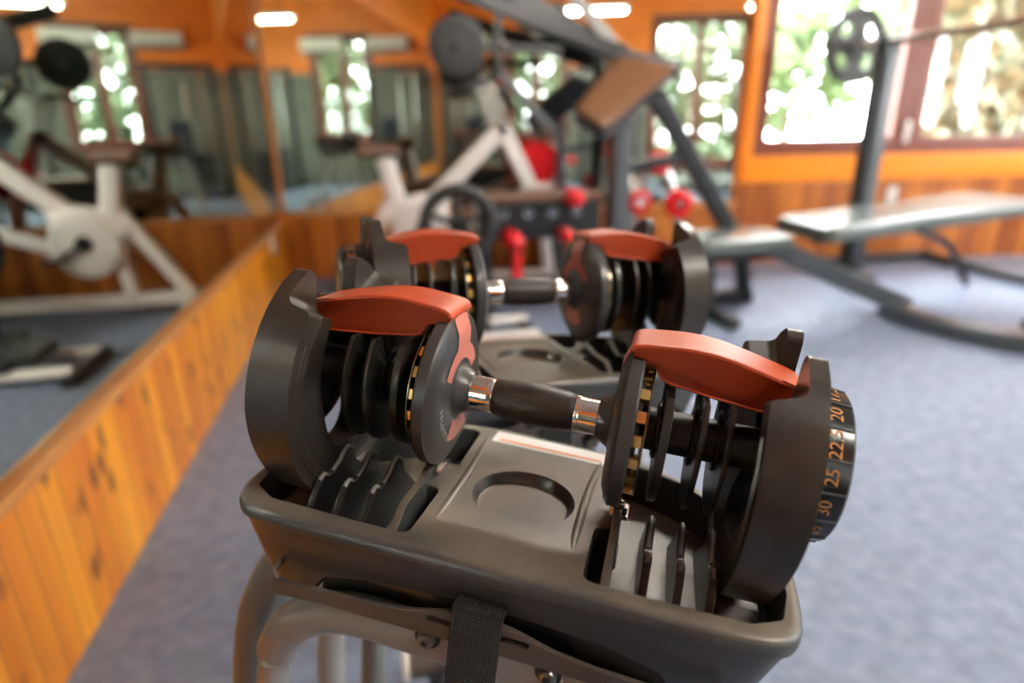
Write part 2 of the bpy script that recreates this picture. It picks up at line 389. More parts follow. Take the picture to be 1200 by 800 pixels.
def frame(bm, s0, s1, z0, z1, w, y0, y1, bev=.006):
    """rectangular ring of four bars"""
    yc, d = (y0 + y1) / 2, abs(y1 - y0)
    box(bm, ((s0 + s1) / 2, yc, z0 + w / 2), (s1 - s0, d, w), bev); box(bm, ((s0 + s1) / 2, yc, z1 - w / 2), (s1 - s0, d, w), bev)
    for x in (s0 + w / 2, s1 - w / 2): box(bm, (x, yc, (z0 + z1) / 2), (w, d, z1 - z0 - 2 * w), bev)
def window(n, s0, s1, z0, z1, panes, mw, sashm, casm=None, cas=.075, sill=.18, fw=.11):
    bm = NB()
    if casm:                                            # painted casing with a deep sill band
        t = .035
        for x0, x1 in ((s0 - cas, s0), (s1, s1 + cas)): box(bm, ((x0 + x1) / 2, -t / 2, (z0 + z1) / 2), (x1 - x0, t, z1 - z0), .008)
        box(bm, ((s0 + s1) / 2, -t / 2, z1 + cas / 2), (s1 - s0 + 2 * cas, t, cas), .008)
        box(bm, ((s0 + s1) / 2, -t / 2 - .006, z0 - sill / 2), (s1 - s0 + 2 * cas, t + .012, sill), .01)
        root = structure(link('window_%d' % n, bm, casm, mw=mw)); bm = NB()
    edges = [s0 + (s1 - s0) * i / panes for i in range(panes + 1)]
    for a, b in zip(edges, edges[1:]): frame(bm, a, b, z0, z1, fw, .02, .08)
    if casm: fr = link('sash', bm, sashm, root)
    else: fr = root = structure(link('window_%d' % n, bm, sashm, mw=mw))
    for a, b in zip(edges, edges[1:]):
        g = NB(); box(g, ((a + b) / 2, .05, (z0 + z1) / 2), (b - a - 2 * fw + .01, .005, z1 - z0 - 2 * fw + .01)); link('pane', g, M_GLASS, root)
    return root
w1 = window(1, *WIN[:2], WIN[2], WIN[3], 2, M_BACK @ Matrix.Translation((0, .035, 0)), M_BROWN, M_ORANGE_W, fw=.115)
bm = NB(); box(bm, (4.49, .008, .93), (.035, .02, .15), .006); ball(bm, (4.49, -.012, .95), .014); link('window_catch', bm, M_PLASTIC_W, w1)
window(2, *RW[0][:2], RW[0][2], RW[0][3], 2, M_RIGHT, M_BROWN, M_ORANGE_W, sill=.12, fw=.08)
window(3, *RW[1][:2], RW[1][2], RW[1][3], 2, M_RIGHT, M_BROWN, M_ORANGE_W, sill=.12, fw=.08)
window(4, *FW[0][:2], FW[0][2], FW[0][3], 2, M_REAR, M_BROWN, M_BROWN, sill=.1, fw=.07)
window(5, *FW[1][:2], FW[1][2], FW[1][3], 2, M_REAR, M_BROWN, M_BROWN, sill=.1, fw=.07)
# sockets
def socket(mw, label):
    e = empty('wall_socket', mw=mw, label=label, cat='socket')
    bm = NB(); box(bm, (0, -.006, 0), (.075, .012, .115), .005); link('face_plate', bm, M_PLASTIC_W, e)
    for z in (-.025, .025):
        for x in (-.012, .012):
            bm = NB(); box(bm, (x, -.0125, z), (.005, .002, .014)); link('slot', bm, M_BLACK, e)
socket(M_LEFT @ Matrix.Translation((3.93 - YF, -.027, .375)), 'small white socket on the pine boards of the left wall')
socket(M_BACK @ Matrix.Translation((4.43, 0, .49)), 'small white socket on the boards under the window')
# ceiling lamps
def ceiling_lamp(x, y, label):
    e = empty('fluorescent_lamp', (x, y, 2.52), label=label, cat='lamp', group='hanging fluorescent lamps')
    bm = NB(); prism(bm, fillet([(-.07, -.05), (.07, -.05), (.1, 0), (-.1, 0)], .008), 'x', -.65, .65); link('housing', bm, M_PLASTIC_W, e)
    for dx in (-.45, .45):
        bm = NB(); tube(bm, [(dx, 0, 0), (dx, 0, CEIL - 2.52)], .008, 8); link('rod', bm, M_STEEL, e)
    for dy in (-.035, .035):
        bm = NB(); tube(bm, [(-.6, dy, -.066), (.6, dy, -.066)], .014, 10); link('tube', bm, M_TUBE, e)
for x, y, l in ((1.6, 2.2, 'hanging fluorescent lamp nearest the back wall, seen in the left mirror'), (1.6, -.6, 'hanging fluorescent lamp over the near left floor'),
                (4.5, 2.2, 'hanging fluorescent lamp over the flat bench'), (4.5, -.6, 'hanging fluorescent lamp in the far corner from the mirrors')):
    ceiling_lamp(x, y, l)
# air conditioners on the wall behind, seen in the mirror
for x, l in ((.1, 'white air conditioner under the ceiling at the left end of the wall in the mirror'), (1.25, 'white air conditioner under the ceiling beside the mirrored window')):
    e = empty('air_conditioner', (x, YF + .03, 2.32), label=l, cat='air conditioner', group='air conditioners high on the mirrored wall')
    bm = NB(); prism(bm, fillet([(.001, -.12), (.12, -.12), (.19, -.05), (.19, .12), (.001, .12)], .02), 'x', -.36, .36, .008); link('casing', bm, M_PLASTIC_W, e)
    bm = NB(); box(bm, (0, .16, -.09), (.62, .06, .012), .003, rotm('X', -.7)); link('louvre', bm, M_MGREY, e)

# garden outside
bm = NB(); box(bm, (3, 2, -.45), (60, 60, .3)); structure(link('ground', bm, M_GRASS))
def tree(x, y, h, r, m, label, cat='tree', bush=False):
    e = empty('garden_shrub' if bush else 'garden_tree', (x, y, -.3), label=label, cat=cat)
    bm = NB(); tube(bm, [(0, 0, 0), (.06, .02, h * .4), (0, 0, h * .8)], [.09, .03], 8, 3); link('trunk', bm, M_BARK, e)
    bm = NB(); rnd = random.Random(int(x * 100 + y * 10))
    for i in range(620):
        d = Vector((rnd.gauss(0, 1), rnd.gauss(0, 1), rnd.gauss(0, 1))).normalized() * (rnd.random() ** .4)
        c = Vector((d.x * r, d.y * r, h * (.45 if bush else .68) + d.z * h * (.45 if bush else .36))); s = rnd.uniform(.13, .26)
        q = Quaternion((rnd.random() - .5, rnd.random() - .5, rnd.random() - .5, rnd.random() - .5)).normalized()
        vs = [bm.verts.new(c + q @ Vector(v) * s) for v in ((-1, 0, 0), (-.3, .5, .1), (1, 0, 0), (-.3, -.5, .1))]; bm.faces.new(vs)
    link('foliage', bm, m, e)
tree(2.9, 8.6, 3.2, 1.2, M_LEAF2, 'pale leafy tree outside the left pane of the window')
tree(6.2, 9.2, 3.6, 1.5, M_LEAF, 'green leafy tree outside the right pane of the window')
tree(10.2, 9.4, 4.0, 1.8, M_LEAF2, 'large pale tree outside beyond the right edge of the window')
tree(10.2, 2.6, 3.4, 1.5, M_LEAF, 'leafy tree outside the windows of the right wall')
tree(9.6, -.6, 1.6, 1.2, M_LEAF2, 'low bush outside the right wall', 'bush', True)
def hedge(x0, x1, y, h, label, n=2600, m=None):
    e = empty('garden_hedge', ((x0 + x1) / 2, y, -.3), label=label, cat='hedge')
    bm = NB(); rnd = random.Random(int(x0 * 10)); w = (x1 - x0) / 2
    for i in range(n):
        c = Vector((rnd.uniform(-w, w), rnd.uniform(-.35, .35), rnd.uniform(.05, h))); s_ = rnd.uniform(.10, .22)
        q = Quaternion((rnd.random() - .5, rnd.random() - .5, rnd.random() - .5, rnd.random() - .5)).normalized()
        bm.faces.new([bm.verts.new(c + q @ Vector(v) * s_) for v in ((-1, 0, 0), (-.3, .5, .1), (1, 0, 0), (-.3, -.5, .1))])
    link('foliage', bm, m or M_LEAF2, e)
    bm = NB()
    for k in range(5): tube(bm, [(-w + w * k / 2, 0, 0), (-w + w * k / 2 + .05, .03, h * .8)], [.05, .02], 6)
    link('stems', bm, M_BARK, e)
hedge(-1.4, 2.1, -4.2, 3.4, 'tall hedge added to cut daylight at the mirrored window nearest the corner')  # added outside the front wall to dim light from behind the camera
hedge(5.6, 9.4, 6.3, 3.0, 'dense green hedge outside the right pane of the window', 4200, M_LEAF3)
hedge(2.8, 6.6, -4.3, 3.6, 'tall hedge added to cut daylight at the tall mirrored window')  # likewise added to block daylight entering behind the camera

# ================================================================== DUMBBELLS
M_NEAR = Matrix(((.89004, .43373, .1404, .0943), (-.44189, .89651, .03174, .4025), (-.1121, -.09029, .98959, .8523), (0, 0, 0, 1)))
M_FAR = Matrix(((.98977, -.12977, .05926, .1451), (.12403, .988, .09206, .6542), (-.07049, -.08377, .99399, .8692), (0, 0, 0, 1)))
_k = 1.06
M_FAR = Matrix.Translation((0, 0, 1.05)) @ Matrix.Scale(_k, 4) @ Matrix.Translation((0, 0, -1.05)) @ M_FAR
def circ_top(R, z_top, n=72, y_top=None):
    """circle cut flat at z_top, counter-clockwise from the right end of the flat"""
    a = math.asin(z_top / R); st = a - 2 * PI + (PI - 2 * a)
    return [(R * math.cos(t), R * math.sin(t)) for t in [PI - a + (PI + 2 * a) * i / n for i in range(n + 1)]]
def end_plate(sx, parent):
    """horseshoe shaped outer plate: thick rim, dished inner face, deep slot for the bridge, thin horns above the shoulders"""
    R = .094; w = .0285; slot = -.060
    a = math.acos(w / R)
    a1 = a - .30; top = math.sqrt(R * R - w * w)
    arc = [(R * math.cos(t), R * math.sin(t)) for t in [PI - a1 + (PI + 2 * a1) * i / 90 for i in range(91)]]
    outl = fillet([(-w, top)] + arc + [(w, top), (w, slot), (-w, slot)], [.016] + [0] * 91 + [.016, .024, .024], 7)
    bm = NB(); prism(bm, outl, 'x', .130, .1762)
    o = link('end_plate', bm, M_PLATE, parent)
    prof = fillet([(.1445, -.13), (.176, -.13), (.176, .12), (.1660, .12), (.1645, .0590), (.1445, .0535)], [0, 0, 0, 0, .008, .005], 8)
    bm = NB(); loft(bm, [[Vector((u, y, v + (.42 * (abs(y) - .045) if v > -.1 else 0))) for u, v in prof] for y in (-.12, 0, .12)]); c = link('cut', bm, None, parent)
    boolean(o, [c], 'INTERSECT')
    bm = NB(); lathe(bm, [(.0770, .120), (.0768, .1455), (.0755, .1465), (.030, .1590), (.028, .1595)], 'x', n=72); c = link('cut', bm, None, parent)
    boolean(o, [c], 'DIFFERENCE', .0024, 40)
    b2 = bmesh.new(); b2.from_mesh(o.data)
    for rr, th in ((.0845, .0012), (.0803, .0010)):       # raised double bead around the inner lip
        torus(b2, (.1446, 0, 0), rr, th, 'x', 60, 6, PI - .52, 2 * PI + .52)
    for v in b2.verts:                                    # thinner towards the foot, set a little below the axle
        k = max(0, -v.co.z / .094)
        if v.co.x > .1445: v.co.x = .1445 + (v.co.x - .1445) * (1 - .30 * k ** 1.4)
        v.co.z -= .0045
    if sx < 0:
        for v in b2.verts: v.co.x = -v.co.x
        bmesh.ops.reverse_faces(b2, faces=b2.faces)
    b2.to_mesh(o.data); b2.free()
    for p in o.data.polygons: p.use_smooth = True
    o.data.set_sharp_from_angle(angle=math.radians(35))
    return o
def face_x(r):                                            # inner face of the inner disc: flat, then bevelled to the rim
    return .0590 + (0 if r < .047 else (r - .047) / .0115 * .0048)
def make_dumbbell(name, mw, label):
    D = empty(name, mw=mw, label=label, cat='dumbbell', group='adjustable dumbbells in their trays')
    bm = NB(); n = 28; prof = []
    for i in range(n + 1):
        x = -.0312 + .0624 * i / n; u = abs(x) / .0312
        prof.append((.0136 + .0022 * (1 - u * u) - (.0012 if u > .97 else 0), x))
    lathe(bm, prof, 'x'); link('grip', bm, M_GRIP, D)
    for s in (-1, 1):
        bm = NB(); lathe(bm, [(.0128, s * .0308), (.0132, s * .0316), (.0134, s * .034), (.0131, s * .0345), (.0131, s * .050)], 'x'); link('chrome_collar', bm, M_CHROME, D)
        # inner disc with hub
        bm = NB(); lathe(bm, [(.0128, s * .0472), (.0148, s * .0476), (.0160, s * .0510), (.0195, s * .0565), (.0232, s * .0590), (.047, s * .0590), (.0580, s * .0636), (.0592, s * .0650), (.0592, s * .0725), (.0580, s * .0740), (.02, s * .0740)], 'x', n=64)
        for v in bm.verts:                                # flattened crown under the bridge
            if v.co.z > .054: v.co.z = .054 + (v.co.z - .054) * .9
        disc = link('inner_disc', bm, M_DISC, D)
        bm = NB()
        def polar(rs, angs, off=.0007):
            g = [[bm.verts.new((s * (face_x(r) - off), r * math.sin(t), r * math.cos(t))) for t in angs(r)] for r in rs]
            for a, b in zip(g, g[1:]):
                for i in range(len(a) - 1): bm.faces.new((a[i], a[i + 1], b[i + 1], b[i]))
        K = 24
        polar([.034, .038, .044, .048, .053, .0585], lambda r: [(-1 + 2 * i / K) * (.0138 / r) for i in range(K + 1)])
        polar([.0245, .028, .034, .0365], lambda r: [-1.1 + 2.2 * i / K for i in range(K + 1)])
        polar([.0235, .03, .0375, .0395], lambda r: [PI - .55 + 1.1 * i / K for i in range(K + 1)])
        link('stripe', bm, M_STRIPE, disc)
        bm = NB(); word = 'SELECTTECH'
        for k, ch in enumerate(word):                     # white lettering round the lower face
            a0 = PI + s * (1.45 - .125 * k) if s < 0 else PI - 1.45 + .125 * k
            a0 = PI + 1.45 - .125 * k if s < 0 else PI - 1.45 + .125 * k
            vf = text_polys(ch, .0068)
            def fn(x, y, a0=a0):
                r = .0385 - y; t = a0 + (-1 if s < 0 else 1) * x / .0385
                return Vector((s * (face_x(r) - .0006), r * math.sin(t), r * math.cos(t)))
            add_mapped(bm, vf, fn)
        link('lettering', bm, M_WHITEINK, disc)
        # index ring: black carrier with gold teeth, thin steel washer
        bm = NB(); lathe(bm, [(.030, s * .0738), (.0455, s * .0738), (.0455, s * .0770), (.030, s * .0770)], 'x'); ring = link('index_ring', bm, M_RUBBER, D)
        bm = NB()
        for k in range(19):
            t = 2 * PI * k / 19
            box(bm, (s * .0772, .0462 * math.cos(t), .0462 * math.sin(t)), (.0062, .0045, .0078), .0006, rotm('X', t))
        link('teeth', bm, M_GOLD, ring)
        bm = NB(); lathe(bm, [(.016, s * .0806), (.0490, s * .0806), (.0490, s * .0816), (.016, s * .0816)], 'x'); link('washer', bm, M_BOLT, D)
        # dark drum between the plates
        bm = NB(); lathe(bm, [(.0152, s * .073), (.0152, s * .0885), (.0168, s * .089), (.0168, s * .0905), (.0152, s * .091), (.0152, s * .112), (.0168, s * .113), (.0168, s * .1145), (.0152, s * .115), (.0152, s * .172)], 'x')
        link('axle', bm, M_RUBBER, D)
        # weight plates
        for xc, th, r in ((.0938, .0060, .0515), (.1168, .0038, .0520), (.1330, .0036, .0520)):
            bm = NB(); pts = [(y * .84, z) for y, z in circ_top(r, .036)]; prism(bm, fillet(pts, 0), 'x', s * xc - th / 2, s * xc + th / 2, .001)
            for k in range(16):                            # fan of fine ribs and hub on the side that faces the grip
                t = PI * (k + .5) / 16
                rm = Matrix.Rotation(t, 3, 'X')
                box(bm, Vector((s * (xc - s * 0) - s * th / 2, 0, 0)) + rm @ Vector((0, .031, 0)), (.0012, .016, .0007), 0, rm)
            lathe(bm, [(.0205, s * (xc - th / 2)), (.0205, s * (xc - th / 2 - .002)), (.0185, s * (xc - th / 2 - .003)), (.0155, s * (xc - th / 2 - .003))], 'x', n=32)
            link('weight_plate', bm, M_WEIGHT, D)
        # red bridge
        top = [(.0622, .0600), (.0665, .0650), (.085, .0675), (.105, .0685), (.130, .0655), (.1730, .0545)]
        bot = [(.1730, .0325), (.150, .0335), (.120, .0365), (.092, .0405), (.086, .0425), (.080, .0515), (.0655, .0535)]
        tp = [(p.x, p.y) for p in crom([(x, z, 0) for x, z in top], 5)]
        out = [(s * x, z) for x, z in tp + bot]
        bm = NB(); pts = ccw(out); rings = []
        for d, y in ((.0022, -.0235), (.0006, -.0228), (0, -.0215), (0, .0215), (.0006, .0228), (.0022, .0235)):
            q = offset(pts, d); ring = []
            for x, z in q:
                k = 1 if z > .056 else .86                 # lower edge is drawn in
                ring.append(Vector((x, y * k, z)))
            rings.append(ring)
        loft(bm, rings); br = link('bridge', bm, M_RED, D, sharp=25)
        bm = NB()                                          # thin lip along the lower edge
        for sy in (-1, 1):
            tube(bm, [(s * x, sy * .0200, z + .0012) for x, z in ((.1725, .0325), (.150, .0335), (.120, .0365), (.092, .0405), (.086, .0425), (.080, .0515), (.067, .0535))], .0009, 6)
        link('lip', bm, M_RED, br)
        # end plate and dial
        ep = end_plate(s, D)
        bm = NB(); lathe(bm, [(.030, s * .1745), (.0540, s * .1765), (.0540, s * .1795), (.0535, s * .1800), (.0508, s * .2020), (.0492, s * .2036), (.044, s * .2050), (.040, s * .2040), (.02, s * .2040)], 'x', n=60)
        dial = link('dial', bm, M_DIAL, D)
        bm = NB()
        for k in range(15):                               # dividing ridges
            t = PI - .25 + (k - 7.5) * .385
            tube(bm, [(s * .1795, .0540 * math.cos(t), .0540 * math.sin(t)), (s * .2018, .0511 * math.cos(t), .0511 * math.sin(t))], .0007, 6)
        link('division', bm, M_MGREY, dial)
        nums = ['5', '7.5', '10', '12.5', '15', '17.5', '20', '22.5', '25', '30', '35', '40', '45', '50', '52.5']
        bm = NB()
        for k, tx in enumerate(nums):
            a0 = PI - .25 + (k - 8) * .385      # '25' sits just above the axle on the near side
            vf = text_polys(tx, .0112)
            def fn(x, y, a0=a0):
                xx = .1922 - y; t = a0 - s * x / .0528
                rr = .0537 - (xx - .18) / .0220 * .0027 + .0004
                return Vector((s * xx, rr * math.cos(t), rr * math.sin(t)))
            add_mapped(bm, vf, fn)
        link('numerals', bm, M_NUM, dial)
    return D
near = make_dumbbell('dumbbell', M_NEAR, 'near adjustable dumbbell in sharp focus in the front tray, black with orange red bridges')
far = copy_tree(near); far.matrix_world = M_FAR
far['label'] = 'far adjustable dumbbell out of focus in the rear tray behind the other dumbbell'

# ================================================================== STAND WITH TWO TRAYS
ST = empty('dumbbell_stand', (.12, .52, 0), label='grey metal dumbbell stand with two moulded trays and curved tube legs', cat='stand')
ST_INV = Matrix.Translation((-.12, -.52, 0))
def sm(v): return max(0, min(1, v))
def make_tray():
    half = [(0, -.098), (.06, -.098), (.12, -.0985), (.162, -.097), (.184, -.089), (.1945, -.068), (.1975, -.03), (.197, -.006), (.184, .028), (.160, .058), (.132, .083), (.100, .099), (.066, .109), (.03, .112)]
    pts = half + [(-x, y) for x, y in half[::-1] if x > 0] 
    pts = pts[:len(half)] + [(0, .112)] + [(-x, y) for x, y in half[::-1] if x > 0]
    o2 = [(v.x, v.y) for v in crom([(x, y, 0) for x, y in pts], 4, True)]
    o2 = ccw(o2)
    bm = NB(); rings = []
    for k, z in ((.885, -.142), (.90, -.1412), (.908, -.139), (.982, -.0905)):       # walls lean in towards the foot
        rings.append([Vector((x * k, y * (k - .5 * (1 - k)), z)) for x, y in o2])
    for d, z in ((.0034, -.0885), (.0005, -.0875), (0, -.0855), (0, -.0825), (.0012, -.0785), (.004, -.0758), (.008, -.075)):
        rings.append([Vector((x, y, z)) for x, y in offset(o2, d)])
    loft(bm, rings)
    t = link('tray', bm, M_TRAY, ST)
    cut = []
    for s in (-1, 1):
        poly = [(.0600, -.083), (.10, -.0835), (.162, -.0825), (.180, -.072), (.186, -.045), (.186, -.012), (.168, .026), (.146, .053), (.118, .078), (.092, .088), (.0635, .094), (.0605, .020), (.077, .0185), (.077, -.019), (.0605, -.0215)]
        poly = ccw([(s * x, y) for x, y in poly])
        pr = fillet(poly, .006, 4)
        b2 = NB(); loft(b2, [[Vector((x, y, z)) for x, y in offset(pr, d)] for d, z in ((.0035, -.1085), (.0022, -.1081), (.0015, -.106), (0, -.077), (-.0012, -.0752), (-.0022, -.0745), (-.0022, -.060))])
        cut.append(link('cut', b2, None, ST))
    b2 = NB(); lathe(b2, [(.0335, -.0835), (.0350, -.0828), (.0385, -.0765), (.0395, -.0752), (.0405, -.0745), (.0405, -.06)], 'z', (0.002, -.004, 0), 64); cut.append(link('cut', b2, None, ST))
    # arched recess under the front skirt and the rear one
    arch = [(-.128, -.16), (-.126, -.136), (-.116, -.1235), (-.08, -.1140), (-.03, -.1105), (.03, -.1105), (.08, -.1140), (.116, -.1235), (.126, -.136), (.128, -.16)]
    for y0, y1 in ((-.14, -.060), (.076, .15)):
        b2 = NB(); prism(b2, fillet(arch, .006), 'y', y0, y1); cut.append(link('cut', b2, None, ST))
    boolean(t, cut, 'DIFFERENCE')
    # low ridges that frame the middle panel
    for s in (-1, 1):
        bm = NB(); tube(bm, [(s * .0495, -.066, -.0800), (s * .0480, -.03, -.0778), (s * .0488, .03, -.0776), (s * .0525, .085, -.0790)], .0044, 14, 5); link('ridge', bm, M_TRAY, t)
    # sticker
    bm = NB(); pts = [(-.048, .078), (.0585, .0775), (.0575, .1005), (-.0475, .1005)]; prism(bm, fillet(pts, .002), 'z', -.0752, -.0746); lb = link('sticker', bm, M_LABEL, t)
    bm = NB(); box(bm, (.005, .0835, -.0745), (.094, .0028, .0003)); link('stripe', bm, M_ORANGE_INK, lb)
    for s in (-1, 1):
        for k, (x, th) in enumerate(((.0735, .0060), (.0975, .0058), (.1190, .0055), (.1392, .0052))):
            if k == 0: prof = [(-.0835, -.1093), (-.081, -.086), (-.060, -.070), (-.052, -.0695), (-.028, -.068), (-.016, -.064), (-.008, -.0645), (.0, -.072), (.018, -.078), (.03, -.1093)]
            else: prof = [(-.086, -.1093), (-.080, -.096), (-.066, -.074), (-.060, -.0675), (-.0545, -.0660), (-.050, -.0685), (-.042, -.0690), (-.032, -.0655), (-.026, -.0605), (-.019, -.0590), (-.014, -.0615), (-.008, -.074), (.030, -.1093)]
            bm = NB(); prism(bm, prof, 'x', s * x - th / 2, s * x + th / 2, .0008); rb = link('divider', bm, M_BLACK if k else M_TRAY, t)
            if k:
                bm = NB(); tube(bm, [(s * x, -.0605, -.0678), (s * x, -.0545, -.0655), (s * x, -.050, -.0682)], .0016, 6, 3); tube(bm, [(s * x, -.042, -.0688), (s * x, -.032, -.0652), (s * x, -.026, -.0602), (s * x, -.019, -.0586), (s * x, -.013, -.0620)], .0017, 6, 3)
                link('edge_shine', bm, M_LIGHTTIP, rb)  # painted highlight along the divider crest
        bm = NB(); prism(bm, [(-.045, -.1093), (-.035, -.1000), (.035, -.1000), (.045, -.1093)], 'x', s * .163 - .014, s * .163 + .014, .001); link('cradle', bm, M_TRAY, t)
        bm = NB(); box(bm, (s * .0745, .006, -.0735), (.014, .020, .004), .001); box(bm, (s * .0715, .006, -.0690), (.0035, .016, .008), .001); box(bm, (s * .0785, .001, -.0690), (.0035, .008, .008), .001); ball(bm, (s * .0755, .008, -.0685), .0032, seg=10)
        link('latch', bm, M_STEEL, t)
    return t
tray = make_tray(); tray2 = copy_tree(tray, ST)
tray.matrix_local = ST_INV @ M_NEAR; tray2.matrix_local = ST_INV @ M_FAR
def hw(M): return ST_INV @ M
def bracket(M):
    top = [(-.148, -.1265), (-.116, -.1242), (-.078, -.1230), (-.05, -.1195), (-.022, -.1120), (0, -.1095), (.022, -.1120), (.05, -.1195), (.078, -.1230), (.116, -.1242), (.148, -.1265)]
    botm = [(.148, -.1375), (.11, -.1345), (.06, -.1340), (0, -.1335), (-.06, -.1340), (-.11, -.1345), (-.148, -.1375)]
    bm = NB(); prism(bm, fillet(top + botm, .003, 3), 'y', -.1020, -.0980, .0008)
    for s in (-1, 1):                                     # ends folded back under the tray
        tube(bm, [(s * .1475, -.0995, -.1305), (s * .1525, -.096, -.1275), (s * .153, -.086, -.1240), (s * .151, -.06, -.1215)], 1, sect=[(-.001, -.0058), (.001, -.0058), (.001, .0058), (-.001, .0058)], smooth=4)
    b = link('support_bar', bm, M_BAR, ST); b.matrix_local = hw(M)
    c2 = []
    for x in (-.022, .022):
        q = NB(); prism(q, fillet([(x - .013, -.1225), (x + .013, -.1225), (x + .013, -.1175), (x - .013, -.1175)], .0024, 5), 'y', -.11, -.09); k = link('cut', q, None, ST); k.matrix_local = hw(M); c2.append(k)
    boolean(b, c2)
    bm = NB(); box(bm, (0, .006, -.1375), (.272, .128, .050), .002); k = link('hollow_shade', bm, M_BLACK, ST); k.matrix_local = hw(M)  # black block standing in for the shade in the hollow under the tray
    bm = NB(); box(bm, (.004, -.0785, -.158), (.108, .004, .032), .001); k = link('back_plate', bm, M_STAND, ST); k.matrix_local = hw(M)
    bm = NB(); box(bm, (-.0005, -.1028, -.140), (.034, .0022, .070), .0006); box(bm, (-.0005, -.097, -.1052), (.034, .014, .0022), .0006)
    st = link('strap', bm, M_STRAP, ST); st.matrix_local = hw(M)
    bm = NB(); lathe(bm, [(.0062, -.104), (.0062, -.1052), (.0048, -.1068), (.0025, -.107)], 'y', (-.0015, 0, -.166), 20); link('rivet', bm, M_CHROME, st)
    for x in (-.0385, .048):
        bm = NB(); lathe(bm, [(.0095, -.0795), (.0095, -.0835), (.008, -.0845)], 'y', (x, 0, -.1530), 24); bw = link('washer', bm, M_BLACK, ST); bw.matrix_local = hw(M)
        bm = NB(); lathe(bm, [(.0068, -.0840), (.0066, -.0865), (.0050, -.0892), (.0026, -.0900), (.0024, -.0880)], 'y', (x, 0, -.1530), 24); link('bolt', bm, M_BOLT, bw)
bracket(M_NEAR); bracket(M_FAR)
def wl(M, p): return (M @ Vector(p)) - Vector((.12, .52, 0))
ov = [(math.cos(2 * PI * i / 16) * .0165, math.sin(2 * PI * i / 16) * .0135) for i in range(16)]
def arch_leg(M, m, y):
    P = [wl(M, p) for p in ((-.172, y, -.262), (-.170, y, -.228), (-.156, y, -.196), (-.130, y, -.176), (-.098, y, -.168), (-.05, y, -.168), (0, y, -.170), (.05, y, -.172), (.10, y, -.178), (.130, y, -.190), (.152, y, -.214), (.164, y, -.25))]
    d0 = (P[0] - P[1]).normalized(); d0.z = min(d0.z, -.8); a = P[0] + d0 * (P[0].z / -d0.z)
    d1 = (P[-1] - P[-2]).normalized(); d1.z = min(d1.z, -.8); b = P[-1] + d1 * (P[-1].z / -d1.z)
    P = [a, a.lerp(P[0], .5)] + P + [b.lerp(P[-1], .5), b]
    bm = NB(); tube(bm, P, 1, smooth=5, sect=ov); lg = link('leg', bm, m, ST)
    for q in (a, b):
        bm = NB(); lathe(bm, [(.016, 0), (.021, .002), (.021, .03), (.018, .034)], 'z', q, 20); link('foot', bm, M_RUBBER, lg)
arch_leg(M_NEAR, M_STAND, -.066)
arch_leg(M_FAR, M_STAND2, .0)
# outer side tube of the frame, left of the near tray
bm = NB(); tube(bm, [wl(M_NEAR, p) for p in ((-.225, .02, -.62), (-.236, .004, -.40), (-.236, .004, -.30), (-.228, .006, -.245), (-.205, .012, -.198), (-.165, .02, -.165), (-.12, .03, -.150))], 1, smooth=6, sect=[(a * 1.6, b * 1.6) for a, b in ov]); link('side_tube', bm, M_STAND2, ST)
# base: cross tube with a capped end, two uprights
bm = NB(); tube(bm, [(-.155, .375, .10), (.40, .36, .10)], .022, 16); base = link('cross_tube', bm, M_BAR, ST)
bm = NB(); torus(bm, (-.157, .375, .10), .019, .007, 'x', 28, 8); link('cap_ring', bm, M_PLASTIC_W, base)
bm = NB(); lathe(bm, [(.0165, -.156), (.0165, -.160), (.010, -.163)], 'x', (0, .375, .10), 20); link('cap', bm, M_REDV, base)
for x in (-.10, .36):
    bm = NB(); tube(bm, [(x, .36, .10), (x, .36, .02)], .018, 14); lathe(bm, [(.022, 0), (.024, .004), (.024, .022), (.018, .026)], 'z', (x, .36, 0), 18); link('foot', bm, M_RUBBER, ST)
bm = NB(); tube(bm, [(-.275, .24, .0), (-.26, .24, .30), (-.20, .20, .60), (-.14, .15, .685)], .02, 16, 5); link('upright', bm, M_STAND, ST)
bm = NB(); tube(bm, [(.20, .36, .10), (.13, .2, .5), (.05, .13, .70)], .02, 16, 5); link('upright', bm, M_STAND, ST)
bm = NB(); box(bm, wl(M_NEAR, (-.196, .128, -.108)), (.030, .008, .046), .004, M_NEAR.to_3x3()); link('rubber_pad', bm, M_BLACK, ST)

# ================================================================== BENCH AND RACK
BN = empty('weight_bench', (2.4, 2.9, 0), label='flat weight bench with grey green pads on a slate grey frame, right of the dumbbells', cat='bench')
def bn(p): return Vector(p) - Vector((2.4, 2.9, 0))
def pad(bm, corners, th, bev=.03):
    """cushion over four top corners"""
    c = [Vector(p) for p in corners]; n = (c[1] - c[0]).cross(c[3] - c[0]).normalized()
    if n.z < 0: n = -n
    ctr = sum(c, Vector()) / 4; ux = (c[1] - c[0]).normalized(); uy = n.cross(ux)
    p2 = fillet(ccw([((p - ctr).dot(ux), (p - ctr).dot(uy)) for p in c]), .05, 6)
    f = lambda u, v, w: ctr + ux * u + uy * v + n * w
    loft(bm, [[f(u, v, w) for u, v in offset(p2, d)] for d, w in ((.02, -th), (.004, -th + .006), (0, -th + .02), (0, -.028), (.006, -.012), (.022, -.002), (.045, 0))])
for nm, cs, th in (('seat_pad', [(1.50, 2.78, .47), (2.05, 2.80, .47), (2.09, 3.16, .47), (1.52, 3.16, .47)], .075),
                   ('back_pad', [(2.17, 2.72, .515), (3.75, 2.95, .575), (3.70, 3.45, .575), (2.17, 3.20, .515)], .085)):
    bm = NB(); pad(bm, [bn(p) for p in cs], th); link(nm, bm, M_PADTOP, BN)
